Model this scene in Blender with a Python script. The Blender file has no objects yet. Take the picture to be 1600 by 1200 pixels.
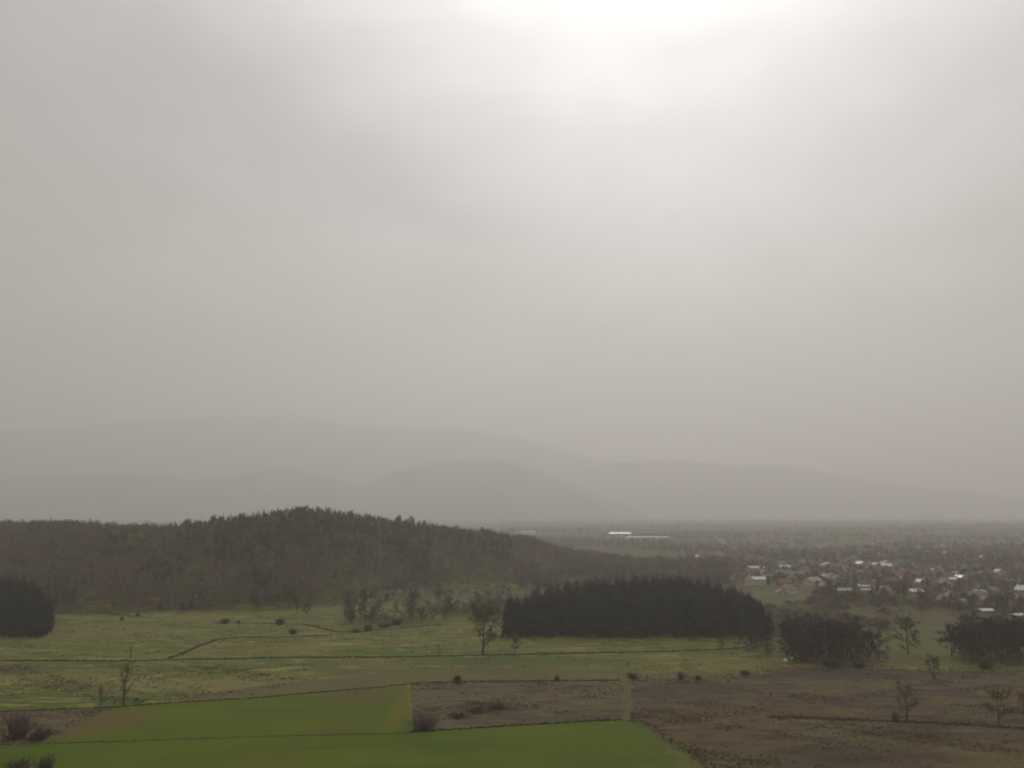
import bpy, math, random
import numpy as np
from mathutils import Vector
R = math.radians
random.seed(7); rng = np.random.default_rng(11)
sc = bpy.context.scene
COL = sc.collection

# ------------------------------------------------------------------ camera
F = 1255.6; PITCH = R(9.05); CAMZ = 75.0
cd = bpy.data.cameras.new('camera'); cam = bpy.data.objects.new('camera', cd); COL.objects.link(cam)
cam.location = (0, 0, CAMZ); cam.rotation_euler = (R(90) + PITCH, 0, 0)
cd.sensor_width = 36; cd.lens = F / 1600 * 36; cd.clip_start = .5; cd.clip_end = 60000
sc.camera = cam
CP, SP = math.cos(PITCH), math.sin(PITCH)
def ray(px, py):
    cx, cy = (px - 800) / F, (600 - py) / F
    return cx, CP - cy * SP, SP + cy * CP
def G(px, py, z=0.0):                     # where the sight line of a photo point meets the valley floor
    a, b, c = ray(px, py); t = (z - CAMZ) / c
    return (a * t, b * t)
def PXH(x, y): return 800 + x / np.maximum(y, 1) * F / (CP + .1593 * SP) * (CP + .1593 * SP) ** 2
def at_dist(px, py, D):
    a, b, c = ray(px, py); return a / b * D, CAMZ + c / b * D

# ------------------------------------------------------------------ helpers
def tag(o, label, cat, group=None, kind=None):
    o['label'] = label; o['category'] = cat
    if group: o['group'] = group
    if kind: o['kind'] = kind
    return o
def mesh_np(name, V, T, mats, mi=None, smooth=False):
    V = np.asarray(V, np.float32); T = np.asarray(T, np.int32); k = T.shape[1]
    me = bpy.data.meshes.new(name)
    me.vertices.add(len(V)); me.vertices.foreach_set('co', V.ravel())
    me.loops.add(T.size); me.loops.foreach_set('vertex_index', T.ravel())
    me.polygons.add(len(T))
    me.polygons.foreach_set('loop_start', np.arange(0, T.size, k, dtype=np.int32))
    if mi is not None: me.polygons.foreach_set('material_index', np.asarray(mi, np.int32))
    if smooth: me.polygons.foreach_set('use_smooth', np.ones(len(T), bool))
    me.update(calc_edges=True); me.validate()
    for m in mats: me.materials.append(m)
    return me
def link(name, me, parent=None):
    o = bpy.data.objects.new(name, me); COL.objects.link(o)
    if parent: o.parent = parent
    return o
def empty(name, x, y, z=0, rz=0, s=1.0):
    o = bpy.data.objects.new(name, None); COL.objects.link(o)
    o.location = (x, y, z); o.rotation_euler = (0, 0, rz)
    o.scale = s if isinstance(s, tuple) else (s, s, s)
    o.empty_display_size = .5
    return o

# ------------------------------------------------------------------ materials
def mk(name, base, layers=(), rough=.95, spec=.15, rnd=0.0, metallic=0.0, bump=None):
    """base colour plus layers (colour, scale per metre, lo, hi, detail, stretch xy, seed) mixed in by noise in world space"""
    m = bpy.data.materials.new(name); m.use_nodes = True
    nt = m.node_tree; N = nt.nodes; L = nt.links
    b = N['Principled BSDF']; b.inputs['Roughness'].default_value = rough
    b.inputs['Specular IOR Level'].default_value = spec; b.inputs['Metallic'].default_value = metallic
    geo = N.new('ShaderNodeNewGeometry')
    rgb = N.new('ShaderNodeRGB'); rgb.outputs[0].default_value = (*base, 1); cur = rgb.outputs[0]
    for c, sca, lo, hi, det, st, seed in layers:
        mp = N.new('ShaderNodeVectorMath'); mp.operation = 'MULTIPLY_ADD'
        L.new(geo.outputs['Position'], mp.inputs[0]); mp.inputs[1].default_value = (sca * st[0], sca * st[1], sca)
        mp.inputs[2].default_value = (seed * 3.7, seed * 1.3, seed)
        n = N.new('ShaderNodeTexNoise'); n.inputs['Scale'].default_value = 1; n.inputs['Detail'].default_value = det
        n.inputs['Roughness'].default_value = .6; L.new(mp.outputs[0], n.inputs['Vector'])
        mr = N.new('ShaderNodeMapRange'); mr.interpolation_type = 'SMOOTHSTEP'
        mr.inputs['From Min'].default_value = lo; mr.inputs['From Max'].default_value = hi
        L.new(n.outputs['Fac'], mr.inputs['Value'])
        mx = N.new('ShaderNodeMix'); mx.data_type = 'RGBA'
        L.new(mr.outputs[0], mx.inputs['Factor']); L.new(cur, mx.inputs['A']); mx.inputs['B'].default_value = (*c, 1)
        cur = mx.outputs['Result']
    if rnd:
        oi = N.new('ShaderNodeObjectInfo'); mr = N.new('ShaderNodeMapRange')
        mr.inputs['To Min'].default_value = 1 - rnd; mr.inputs['To Max'].default_value = 1 + rnd
        L.new(oi.outputs['Random'], mr.inputs['Value'])
        hs = N.new('ShaderNodeHueSaturation'); L.new(mr.outputs[0], hs.inputs['Value']); L.new(cur, hs.inputs['Color'])
        mr2 = N.new('ShaderNodeMapRange'); mr2.inputs['To Min'].default_value = .5 - .06 * rnd; mr2.inputs['To Max'].default_value = .5 + .08 * rnd
        L.new(oi.outputs['Random'], mr2.inputs['Value']); L.new(mr2.outputs[0], hs.inputs['Hue'])
        cur = hs.outputs[0]
    L.new(cur, b.inputs['Base Color'])
    m['cur'] = 0
    return m
S1 = (1, 1)
M = {}
def addmix(m, mask_fn, colour):
    """mix one more colour into a finished material with a mask built by mask_fn(nodes, links, position socket)"""
    nt = m.node_tree; N = nt.nodes; L = nt.links; b = N['Principled BSDF']
    src = b.inputs['Base Color'].links[0].from_socket
    geo = N.new('ShaderNodeNewGeometry'); fac = mask_fn(N, L, geo.outputs['Position'])
    mx = N.new('ShaderNodeMix'); mx.data_type = 'RGBA'
    L.new(fac, mx.inputs['Factor']); L.new(src, mx.inputs['A']); mx.inputs['B'].default_value = (*colour, 1)
    L.new(mx.outputs['Result'], b.inputs['Base Color'])
def patch(cx, cy, rx, ry, amt=1.0, ns=.05, rough=.5):
    """soft uneven patch of soil or growth round a ground point"""
    def f(N, L, pos):
        a = N.new('ShaderNodeVectorMath'); a.operation = 'SUBTRACT'; L.new(pos, a.inputs[0]); a.inputs[1].default_value = (cx, cy, 0)
        d = N.new('ShaderNodeVectorMath'); d.operation = 'MULTIPLY'; L.new(a.outputs[0], d.inputs[0]); d.inputs[1].default_value = (1 / rx, 1 / ry, 0)
        ln = N.new('ShaderNodeVectorMath'); ln.operation = 'LENGTH'; L.new(d.outputs[0], ln.inputs[0])
        n = N.new('ShaderNodeTexNoise'); n.inputs['Scale'].default_value = ns; n.inputs['Detail'].default_value = 5; L.new(pos, n.inputs['Vector'])
        s = N.new('ShaderNodeMath'); s.operation = 'MULTIPLY_ADD'; L.new(n.outputs['Fac'], s.inputs[0]); s.inputs[1].default_value = rough * 2; L.new(ln.outputs['Value'], s.inputs[2])
        mr = N.new('ShaderNodeMapRange'); mr.interpolation_type = 'SMOOTHSTEP'; L.new(s.outputs[0], mr.inputs['Value'])
        mr.inputs['From Min'].default_value = 1.25 + rough; mr.inputs['From Max'].default_value = .45 + rough
        mr.inputs['To Max'].default_value = amt
        return mr.outputs[0]
    return f

M['meadow'] = mk('meadow_grass', (.14, .137, .022), [
    ((.075, .11, .010), .018, .42, .62, 4, (.6, 1.5), 1), ((.19, .17, .05), .045, .52, .70, 6, (.35, 1.2), 2),
    ((.06, .065, .018), .06, .56, .70, 6, (.4, 1.3), 4), ((.125, .088, .045), .03, .55, .72, 5, (.5, 1.5), 5),
    ((.30, .25, .11), .085, .575, .70, 6, (.25, 1.0), 3), ((.26, .24, .07), .17, .52, .66, 6, (.4, 1.0), 7), ((.06, .085, .010), .14, .55, .66, 6, (.4, 1.0), 8), ((.10, .07, .04), .2, .60, .7, 6, (.4, 1.0), 9), ((.19, .17, .06), .6, .5, .8, 3, S1, 6)])
def beyond(N, L, pos):                     # past the meadow the ground is brown scrub
    sp = N.new('ShaderNodeSeparateXYZ'); L.new(pos, sp.inputs[0])
    n = N.new('ShaderNodeTexNoise'); n.inputs['Scale'].default_value = .012; n.inputs['Detail'].default_value = 5; L.new(pos, n.inputs['Vector'])
    s = N.new('ShaderNodeMath'); s.operation = 'MULTIPLY_ADD'; L.new(n.outputs['Fac'], s.inputs[0]); s.inputs[1].default_value = -160
    sx = N.new('ShaderNodeMath'); sx.operation = 'MULTIPLY_ADD'; L.new(sp.outputs['X'], sx.inputs[0]); sx.inputs[1].default_value = .45; L.new(sp.outputs['Y'], sx.inputs[2]); L.new(sx.outputs[0], s.inputs[2])
    mr = N.new('ShaderNodeMapRange'); mr.interpolation_type = 'SMOOTHSTEP'; L.new(s.outputs[0], mr.inputs['Value'])
    mr.inputs['From Min'].default_value = 470; mr.inputs['From Max'].default_value = 570; mr.inputs['To Max'].default_value = .7
    return mr.outputs[0]
addmix(M['meadow'], beyond, (.085, .066, .034))
M['crop'] = mk('young_crop', (.080, .122, .0), [
    ((.105, .138, .0), .012, .42, .62, 3, (1, 1.6), 11), ((.095, .09, .002), .02, .54, .74, 4, (.7, 1.4), 12),
    ((.06, .098, .0), .06, .5, .7, 5, (.3, 1), 13), ((.10, .105, .002), .03, .54, .7, 4, (.8, 1.4), 15), ((.085, .12, .0), .9, .55, .8, 3, S1, 14)])
M['fallow'] = mk('fallow_land', (.13, .097, .042), [
    ((.085, .056, .038), .035, .46, .66, 5, (.45, 1.2), 21), ((.10, .095, .045), .05, .52, .7, 5, (.5, 1.2), 22),
    ((.055, .037, .03), .14, .5, .64, 6, (.4, 1.3), 23), ((.14, .12, .06), .2, .53, .65, 6, (.4, 1.2), 25), ((.17, .14, .095), .3, .64, .8, 5, (.5, 1), 24)])
M['fallow_dark'] = mk('rough_fallow_land', (.122, .082, .030), [
    ((.075, .046, .030), .03, .44, .64, 5, (.4, 1.2), 31), ((.115, .10, .036), .022, .5, .68, 5, (.5, 1.2), 32),
    ((.06, .036, .026), .10, .48, .62, 6, (.35, 1.2), 33), ((.125, .105, .05), .16, .52, .64, 6, (.35, 1.1), 35), ((.13, .10, .062), .25, .62, .8, 5, (.5, 1), 34)])
M['tan'] = mk('dry_grass', (.135, .115, .04), [
    ((.10, .098, .036), .03, .45, .65, 4, (.4, 1.3), 41), ((.16, .125, .075), .08, .56, .75, 6, (.3, 1.1), 42), ((.07, .06, .03), .3, .58, .8, 4, (.5, 1), 43)])
M['strip'] = mk('grass_strip', (.115, .115, .032), [((.08, .09, .022), .1, .45, .7, 4, S1, 51)])
M['lush'] = mk('lush_grass', (.125, .12, .028), [((.085, .09, .022), .03, .45, .65, 4, S1, 61), ((.12, .11, .045), .1, .55, .75, 5, (.5, 1), 62)])
M['ditchgrass'] = mk('ditch_growth', (.02, .019, .009), [((.034, .032, .012), .2, .45, .7, 4, S1, 71)])
M['weeds'] = mk('dark_weeds', (.05, .047, .02), [((.055, .04, .03), .15, .45, .65, 3, S1, 72)])
M['brownweeds'] = mk('brown_weeds', (.125, .09, .058), [((.15, .12, .06), .08, .48, .64, 3, S1, 73), ((.09, .062, .045), .06, .5, .66, 3, S1, 74)])
M['paleweeds'] = mk('dry_tufts', (.28, .235, .12), [((.10, .095, .04), .1, .45, .65, 3, S1, 75)])
M['spruce'] = mk('spruce_needles', (.020, .021, .0125), [((.028, .029, .015), .25, .45, .65, 3, S1, 81)], rnd=.3)
M['pine'] = mk('pine_needles', (.026, .027, .016), [((.036, .035, .02), .25, .45, .65, 3, S1, 82)], rnd=.3)
M['bark'] = mk('bark', (.055, .045, .036), [((.09, .08, .065), .8, .5, .7, 4, (1, 1), 83)], rnd=.2)
M['birchbark'] = mk('pale_bark', (.2, .18, .15), [((.08, .065, .055), .6, .5, .7, 4, (1, 1), 84)], rnd=.2)
M['twig'] = mk('brown_twigs', (.062, .043, .034), [((.062, .046, .036), .2, .45, .65, 3, S1, 85)], rnd=.25)
M['twigred'] = mk('reddish_twigs', (.13, .08, .06), [((.055, .038, .032), .3, .45, .65, 3, S1, 86)], rnd=.2)
M['twiggreen'] = mk('budding_twigs', (.062, .062, .026), [((.05, .044, .03), .3, .45, .65, 3, S1, 87)], rnd=.25)
M['twigbrown'] = mk('warm_brown_twigs', (.17, .11, .085), [((.12, .08, .065), .3, .45, .65, 3, S1, 90)], rnd=.15)
M['leaf'] = mk('fresh_leaves', (.098, .105, .022), [((.07, .08, .02), .5, .45, .65, 3, S1, 88)], rnd=.2)
M['leafdark'] = mk('dark_leaves', (.04, .045, .016), [((.055, .06, .02), .5, .45, .65, 3, S1, 89)], rnd=.2)
M['woodbrown'] = mk('wood_brown', (0.152, 0.107, 0.079), [((0.195, 0.122, 0.085), .02, .45, .62, 4, S1, 91), ((.085, .064, .05), .1, .5, .7, 3, S1, 92)])
M['woodgrey'] = mk('wood_grey', (0.140, 0.116, 0.091), [((0.171, 0.140, 0.098), .03, .45, .62, 4, S1, 93)])
M['woodolive'] = mk('wood_olive', (0.183, 0.159, 0.061), [((0.146, 0.122, 0.061), .03, .45, .62, 4, S1, 94)])
M['woodfresh'] = mk('wood_fresh_green', (0.220, 0.232, 0.061), [((0.159, 0.159, 0.055), .06, .45, .62, 4, S1, 95)])
M['woodred'] = mk('wood_reddish', (0.220, 0.116, 0.073), [((0.171, 0.098, 0.067), .06, .45, .62, 4, S1, 96)])
M['woodpine'] = mk('wood_conifer', (0.041, 0.043, 0.026), [((0.061, 0.056, 0.034), .05, .45, .62, 4, S1, 97)])
M['mount'] = mk('wooded_slope', (.04, .038, .034), [((.055, .048, .04), .002, .45, .6, 6, S1, 98)])

# ------------------------------------------------------------------ terrain
crest_px = np.array([-500, 0, 60, 130, 200, 260, 300, 350, 400, 450, 510, 560, 620, 700, 780, 830, 880, 930, 990, 1060], float)
crest_py = np.array([815, 812, 811, 811, 818, 818, 813, 808, 798, 793, 794, 801, 809, 820, 830, 838, 846, 853, 862, 870], float)
dr_px = np.array([-500, 0, 300, 450, 540, 640, 800, 1000]); dr_v = np.array([950, 930, 870, 870, 930, 1010, 1120, 1200.])
d0_px = np.array([-500, 0, 150, 440, 520, 600, 800, 1000]); d0_v = np.array([600, 625, 622, 630, 690, 800, 880, 980.])
def hfun(x, y):
    x = np.asarray(x, float); y = np.asarray(y, float); yy = np.maximum(y, 60)
    p = 800 + x / yy * F * (CP + .1593 * SP)
    Dr = np.interp(p, dr_px, dr_v); D0 = np.interp(p, d0_px, d0_v)
    cy = np.interp(p, crest_px, crest_py)
    c = (600 - cy) / F; zt = CAMZ + (SP + c * CP) / (CP - c * SP) * Dr - 12.5
    zt = np.maximum(zt, 0) * np.clip((985 - p) / 150, 0, 1)
    s = np.clip((yy - D0) / (Dr - D0), 0, 1); up = s * s * (3 - 2 * s); up = .45 * up + .55 * s ** .9
    dn = np.clip((yy - Dr) / 320, 0, 1); dn = 1 - dn * dn * (3 - 2 * dn)
    z = zt * up * dn
    bumpy = 1 + .10 * np.sin(x * .031 + 1.3) * np.sin(y * .024) + .06 * np.sin(x * .073 + y * .05)
    z = z * np.where(s < 1, 1 + (bumpy - 1) * 4 * s * (1 - s), 1)
    r = np.hypot(x, y)
    far = np.clip((r - 2600) / 1800, 0, 1)
    z = z + far * (3 + 3 * np.sin(x * .0011 + 2) * np.sin(y * .0009 + .5) + 1 * np.sin(x * .004 + y * .003))
    return np.where(y > 60, z, far * 3)

def build_ground():
    azs = np.concatenate([np.arange(-180, -45, 5), np.arange(-45, 45, .25), np.arange(45, 180, 5)])
    rs = np.concatenate([np.array([25, 80, 160, 260, 380, 480]), np.arange(540, 1500, 9), np.geomspace(1500, 18500, 64)])
    A, Rr = np.meshgrid(R(1) * azs, rs)
    X = np.sin(A) * Rr; Y = np.cos(A) * Rr; Z = hfun(X, Y)
    V = np.column_stack([X.ravel(), Y.ravel(), Z.ravel()]); na, nr = len(azs), len(rs)
    i = np.arange(nr - 1)[:, None] * na; j = np.arange(na)[None, :]; jn = (j + 1) % na
    Q = np.stack([i + j, i + na + j, i + na + jn, i + jn], -1).reshape(-1, 4)[:, ::-1]
    T = np.concatenate([Q[:, [0, 1, 2]], Q[:, [0, 2, 3]]])
    c = len(V); V = np.vstack([V, [0, 0, 0]])
    cap = np.array([[c, (k + 1) % na, k] for k in range(na)])
    T = np.concatenate([T, cap])
    me = mesh_np('ground', V, T, [M['meadow']], smooth=True)
    import bmesh
    bm = bmesh.new(); bm.from_mesh(me); bmesh.ops.recalc_face_normals(bm, faces=bm.faces)
    if sum(f.normal.z for f in bm.faces) < 0: bmesh.ops.reverse_faces(bm, faces=bm.faces)
    bm.to_mesh(me); bm.free()
    tag(link('ground', me), 'wide valley floor of yellow green meadow rising into wooded hills', 'ground', kind='structure')
for q in ((752, 915, 45, 110), (545, 912, 40, 70), (620, 945, 70, 50), (745, 962, 30, 22), (1225, 930, 22, 16)):
    addmix(M['meadow'], patch(*G(q[0], q[1]), q[2], q[3], .9, .03), (.15, .175, .03))
for q, col in (((15, 1047, 18, 14), (.10, .065, .045)), ((530, 1006, 16, 6), (.28, .25, .09)), ((550, 1037, 14, 6), (.14, .085, .045)), ((120, 1062, 60, 14), (.20, .18, .055)), ((330, 1070, 50, 12), (.22, .18, .075)), ((130, 985, 50, 40), (.16, .14, .045)), ((830, 1033, 70, 14), (.075, .10, .016))):
    addmix(M['meadow'], patch(*G(q[0], q[1]), q[2], q[3], .75, .11, .6), col)
build_ground()

def wob(a, s, amp): return amp * (math.sin(a * .21 * s + 1.7) + .7 * math.sin(a * .53 * s + .4) + .5 * math.sin(a * 1.31 * s + 2.1))
def outline(pts, amp=1.0, step=2.5):
    out = []; n = len(pts); acc = 0
    for i in range(n):
        p, q = Vector(pts[i]), Vector(pts[(i + 1) % n]); d = (q - p).length
        k = max(1, int(d / step)); nn = Vector((-(q - p).y, (q - p).x)).normalized()
        for j in range(k):
            t = j / k; e = min(1, min(t, 1 - t) * d / 8)
            out.append(p.lerp(q, t) + nn * wob(acc + t * d, 1, amp * .45) * e + nn * random.uniform(-.35, .35) * amp)
        acc += d
    return out
def sheet(name, pix, m, z, label, cat, amp=1.0):
    pts = outline([G(*p) for p in pix], amp)
    me = bpy.data.meshes.new(name); me.from_pydata([(p.x, p.y, z) for p in pts], [], [list(range(len(pts)))]); me.update()
    if me.polygons[0].normal.z < 0: me.flip_normals()
    me.materials.append(m)
    return tag(link(name, me), label, cat, kind='structure')

crop = M['crop']
addmix(crop, patch(*G(135, 1128), 22, 26, .9), (.14, .09, .02))
addmix(crop, patch(*G(565, 1087), 24, 14, .85), (.115, .085, .025))
addmix(crop, patch(*G(625, 1108), 4.6, 40, .7, .12, .35), (.15, .13, .0))
sheet('crop_field', [(-60, 1170), (70, 1162), (110, 1135), (178, 1106), (260, 1099), (400, 1091), (500, 1082), (600, 1074), (637, 1071),
      (642, 1146), (720, 1141), (800, 1135), (900, 1129), (975, 1125), (1003, 1134), (1030, 1165), (1062, 1200), (1120, 1260), (-150, 1260)],
      crop, .02, 'bright green field of young crop along the bottom edge', 'field', .5)
sheet('fallow_field', [(-80, 1114), (60, 1110), (176, 1107), (120, 1140), (70, 1159), (-90, 1166)], M['fallow'], .024, 'small brown fallow patch beside the bare bush at the lower left', 'field')
fal = M['fallow']
addmix(fal, patch(*G(662, 1125), 6, 13, .85, .3), (.033, .024, .022))
addmix(fal, patch(*G(755, 1106), 14, 10, .7, .15), (.036, .025, .023))
sheet('fallow_field', [(642, 1069), (700, 1066), (800, 1065), (974, 1063), (973, 1122), (900, 1126), (800, 1132), (700, 1138), (645, 1142)], fal, .022,
      'mottled brown fallow strip between the green crop and the tan meadow', 'field', .7)
fd = M['fallow_dark']
addmix(fd, patch(*G(1330, 1185), 30, 16, .6, .1), (.06, .037, .028))
addmix(fd, patch(*G(1100, 1074), 40, 10, .7, .1), (.058, .036, .028))
addmix(fd, patch(*G(1330, 1052), 60, 12, .7, .1), (.06, .040, .028))
sheet('fallow_field', [(986, 1063), (1090, 1064), (1190, 1056), (1215, 1046), (1300, 1040), (1440, 1048), (1560, 1050), (1720, 1060), (1800, 1260), (1180, 1260), (1105, 1195), (1060, 1165), (1010, 1130), (985, 1124)],
      fd, .026, 'large rough brown fallow field on the right with a dark ditch through it', 'field', 2.2)
sheet('meadow_strip', [(250, 1097), (400, 1072), (560, 1055), (700, 1042), (860, 1042), (1000, 1052), (1180, 1050), (1190, 1056), (1090, 1063), (970, 1062), (760, 1064), (660, 1065), (600, 1072), (500, 1080), (400, 1089)],
      M['tan'], .018, 'tan strip of dry meadow above the crop field', 'meadow', 1.6)
sheet('path', [(972, 1050), (988, 1050), (985, 1090), (984, 1124), (973, 1124), (976, 1090)], M['strip'], .034, 'narrow grassy path between the two brown fields', 'path', .25)
sheet('grass_verge', [(984, 1125), (1010, 1132), (1062, 1166), (1110, 1200), (1160, 1250), (1110, 1250), (1062, 1200), (1030, 1164), (1004, 1134)], M['lush'], .036, 'green grassy verge along the right end of the crop field', 'verge', .6)
sheet('village_meadow', [(1175, 924), (1235, 924), (1262, 936), (1250, 944), (1205, 944), (1188, 936)], M['lush'], .02, 'small bright green meadow between the spruce grove and village', 'meadow')
sheet('village_meadow', [(1395, 985), (1450, 978), (1505, 984), (1500, 1000), (1550, 1030), (1480, 1042), (1380, 1036), (1385, 1000)], M['lush'], .022, 'yellow green meadow between the two bare copses', 'meadow')
sheet('hillside_meadow', [(488, 912), (560, 905), (640, 915), (760, 890), (800, 905), (795, 950), (700, 960), (600, 950), (520, 955)], M['lush'], .9, 'green clearing of rough pasture at the foot of the wooded hill', 'meadow') if False else None

# ------------------------------------------------------------------ plant templates (triangles)
class TB:
    def __init__(s): s.V = []; s.T = []
    def tube(s, p, q, r0, r1, n=5):
        p = Vector(p); q = Vector(q); d = (q - p); d.normalize() if d.length else None
        a = d.orthogonal().normalized(); b = d.cross(a); k = len(s.V)
        for c, r in ((p, r0), (q, r1)):
            for i in range(n):
                t = 2 * math.pi * i / n; s.V.append(tuple(c + a * (r * math.cos(t)) + b * (r * math.sin(t))))
        for i in range(n):
            j = (i + 1) % n; s.T += [(k + i, k + j, k + n + j), (k + i, k + n + j, k + n + i)]
    def sliver(s, p, q, w):
        p = Vector(p); q = Vector(q); d = q - p
        n = d.cross(Vector((random.gauss(0, 1), random.gauss(0, 1), random.gauss(0, 1))))
        n = n.normalized() * w if n.length > 1e-6 else Vector((w, 0, 0)); k = len(s.V)
        s.V += [tuple(p + n * .5), tuple(p - n * .5), tuple(q)]; s.T.append((k, k + 1, k + 2))
    def leaf(s, p, r):
        p = Vector(p); a = Vector((random.gauss(0, 1), random.gauss(0, 1), random.gauss(0, 1))).normalized()
        b = a.orthogonal().normalized(); k = len(s.V); u = random.uniform(.6, 1) * r
        s.V += [tuple(p - a * r), tuple(p + b * u * .7), tuple(p + a * r), tuple(p - b * u * .7)]; s.T += [(k, k + 1, k + 2), (k, k + 2, k + 3)]
    def kite(s, p, q, w):                    # a drooping spray
        p = Vector(p); q = Vector(q); d = q - p; side = Vector((-d.y, d.x, 0))
        side = side.normalized() * w if side.length > 1e-6 else Vector((w, 0, 0)); m = p.lerp(q, .55); m.z += .12 * d.length; k = len(s.V)
        s.V += [tuple(p), tuple(m + side), tuple(q), tuple(m - side)]; s.T += [(k, k + 1, k + 2), (k, k + 2, k + 3)]
    def arr(s): return np.array(s.V, np.float32), np.array(s.T, np.int32)
def rv(el0, el1, az=None):
    az = random.uniform(0, 2 * math.pi) if az is None else az; el = R(random.uniform(el0, el1))
    return Vector((math.cos(az) * math.cos(el), math.sin(az) * math.cos(el), math.sin(el)))
def t_spruce(h, rad, seed, whorls=30, per=9, fine=True):
    random.seed(seed); tr = TB(); cr = TB()
    tr.tube((0, 0, -.4), (0, 0, h * .55), h * .013, h * .007, 6); tr.tube((0, 0, h * .55), (0, 0, h * .96), h * .007, .03, 4)
    z0 = .10 * h
    for i in range(whorls):
        t = i / (whorls - 1); z = z0 + (h - z0) * (t ** .92) - .2; r = rad * (1 - t ** 1.8) ** .9 * random.uniform(.8, 1.12) + .22
        for j in range(per if t < .8 else 5):
            az = random.uniform(0, 6.283); rr = r * random.uniform(.65, 1.15); dz = -rr * random.uniform(.15, .5) + .2 * t * rr
            q = (math.cos(az) * rr, math.sin(az) * rr, z + dz); cr.kite((0, 0, z), q, rr * .26 + .12)
            if fine and rr > .8:
                for f in (.55, .85):
                    c = Vector((0, 0, z)).lerp(Vector(q), f); cr.kite(c, c + Vector((random.gauss(0, .3), random.gauss(0, .3), -random.uniform(.4, .9))) * (rr * .4), rr * .12)
    cr.kite((0, 0, h - .5), (.5, 0, h - .5), .3)
    return tr.arr(), cr.arr()
def t_pine(h, rad, seed):
    random.seed(seed); tr = TB(); cr = TB()
    tr.tube((0, 0, -.4), (0, 0, h * .9), h * .014, h * .005, 5)
    for i in range(70):
        t = random.random(); z = h * (.42 + .58 * t); r = rad * math.sin(math.pi * min(1, .15 + .8 * (1 - t)) ** .9) * random.uniform(.5, 1.1) + .3
        d = rv(-5, 30); p = Vector((0, 0, z - .5)); q = p + d * r; cr.kite(p, q, r * .2 + .2)
        for _ in range(3): cr.leaf(p.lerp(q, random.uniform(.6, 1)) + Vector((random.gauss(0, .4), random.gauss(0, .4), random.gauss(.2, .35))), random.uniform(.4, .8))
    return tr.arr(), cr.arr()
def t_bare(h, spread, seed, nl=9, tw=.10, leaves=0, leafr=.35, z0=.22, nb=6, nt=7, el=(25, 65), lean=0, leafside=False, thick=1.0):
    random.seed(seed); tr = TB(); cr = TB(); rad = spread * h
    pts = [Vector((0, 0, -.4))]; n = 6
    for i in range(1, n + 1): pts.append(Vector((random.gauss(0, .012) * h + lean * i / n * h, random.gauss(0, .012) * h, h * .8 * i / n)))
    r0 = h * .021 * thick
    for i in range(n): tr.tube(pts[i], pts[i + 1], r0 * (1 - i / n * .85), r0 * (1 - (i + 1) / n * .85), 7)
    def along(t):
        k = min(n - 1, int(t * n)); return pts[k].lerp(pts[k + 1], t * n - k)
    limbs = []
    for i in range(nl):
        t = (z0 + (.92 - z0) * (i + random.random() * .6) / nl) / .8; t = min(t, .98); p = along(t); zc = p.z / h
        L = rad * (1.15 - .55 * abs(zc - .45) / .5) * random.uniform(.8, 1.1)
        d = rv(min(el[0] + 35 * t, el[1] - 5), el[1], i * 2.4 + random.uniform(-.4, .4)); m = p + d * (L * .5); d2 = (d + Vector((0, 0, .35))).normalized(); q = m + d2 * (L * .55)
        r = r0 * .45 * (1 - .5 * t); tr.tube(p, m, r, r * .6, 5); tr.tube(m, q, r * .6, r * .2, 4); limbs.append((p, m, q, L))
    limbs.append((along(.7), along(.9), pts[-1] + Vector((0, 0, h * .16)), rad * .7))
    ends = []
    for p, m, q, L in limbs:
        for b in range(nb):
            t = random.uniform(.25, 1); s = p.lerp(m, t * 2) if t < .5 else m.lerp(q, t * 2 - 1)
            d = ((q - p).normalized() + rv(-25, 60) * 1.1).normalized(); bl = L * random.uniform(.28, .5); e = s + d * bl
            cr.tube(s, e, h * .0035, .02, 3)
            for k in range(nt):
                s2 = s.lerp(e, random.uniform(.2, 1)); d2 = (d + rv(-30, 60) * 1.2).normalized(); e2 = s2 + d2 * bl * random.uniform(.35, .75)
                cr.sliver(s2, e2, tw * random.uniform(.7, 1.3)); ends.append(e2)
                for _ in range(2): s3 = s2.lerp(e2, random.uniform(.3, .9)); cr.sliver(s3, s3 + (d2 + rv(-40, 60)).normalized() * bl * .3, tw * .8)
    lf = TB()
    if leaves:
        for _ in range(leaves):
            e = random.choice(ends)
            if leafside and abs(e.x) < rad * .35 and random.random() < .75: continue
            lf.leaf(e + Vector((random.gauss(0, .3), random.gauss(0, .3), random.gauss(0, .3))), leafr * random.uniform(.6, 1.3))
    return tr.arr(), cr.arr(), (lf.arr() if leaves else None)
def t_bush(h, w, seed, n=60, tw=.09, leaves=0, leafr=.25):
    random.seed(seed); st = TB(); cr = TB(); lf = TB()
    for i in range(n):
        b = Vector((random.gauss(0, w * .14), random.gauss(0, w * .14), -.1)); d = rv(35, 88); L = h * random.uniform(.5, 1.0)
        d.x *= w / h * .8; d.y *= w / h * .8; e = b + d * L
        (st.tube(b, e, .05, .012, 3))
        for k in range(7):
            s2 = b.lerp(e, random.uniform(.25, 1)); e2 = s2 + (d.normalized() + rv(-20, 60)).normalized() * h * random.uniform(.12, .3); cr.sliver(s2, e2, tw)
            if leaves and random.random() < leaves: lf.leaf(e2, leafr * random.uniform(.6, 1.3))
    return st.arr(), cr.arr(), (lf.arr() if leaves else None)
def cat(parts):
    Vs, Ts, ms, k = [], [], [], 0
    for (V, T), mi in parts:
        if len(V) == 0: continue
        Vs.append(V); Ts.append(T + k); ms.append(np.full(len(T), mi, np.int32)); k += len(V)
    return np.vstack(Vs), np.vstack(Ts), np.concatenate(ms)
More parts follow.
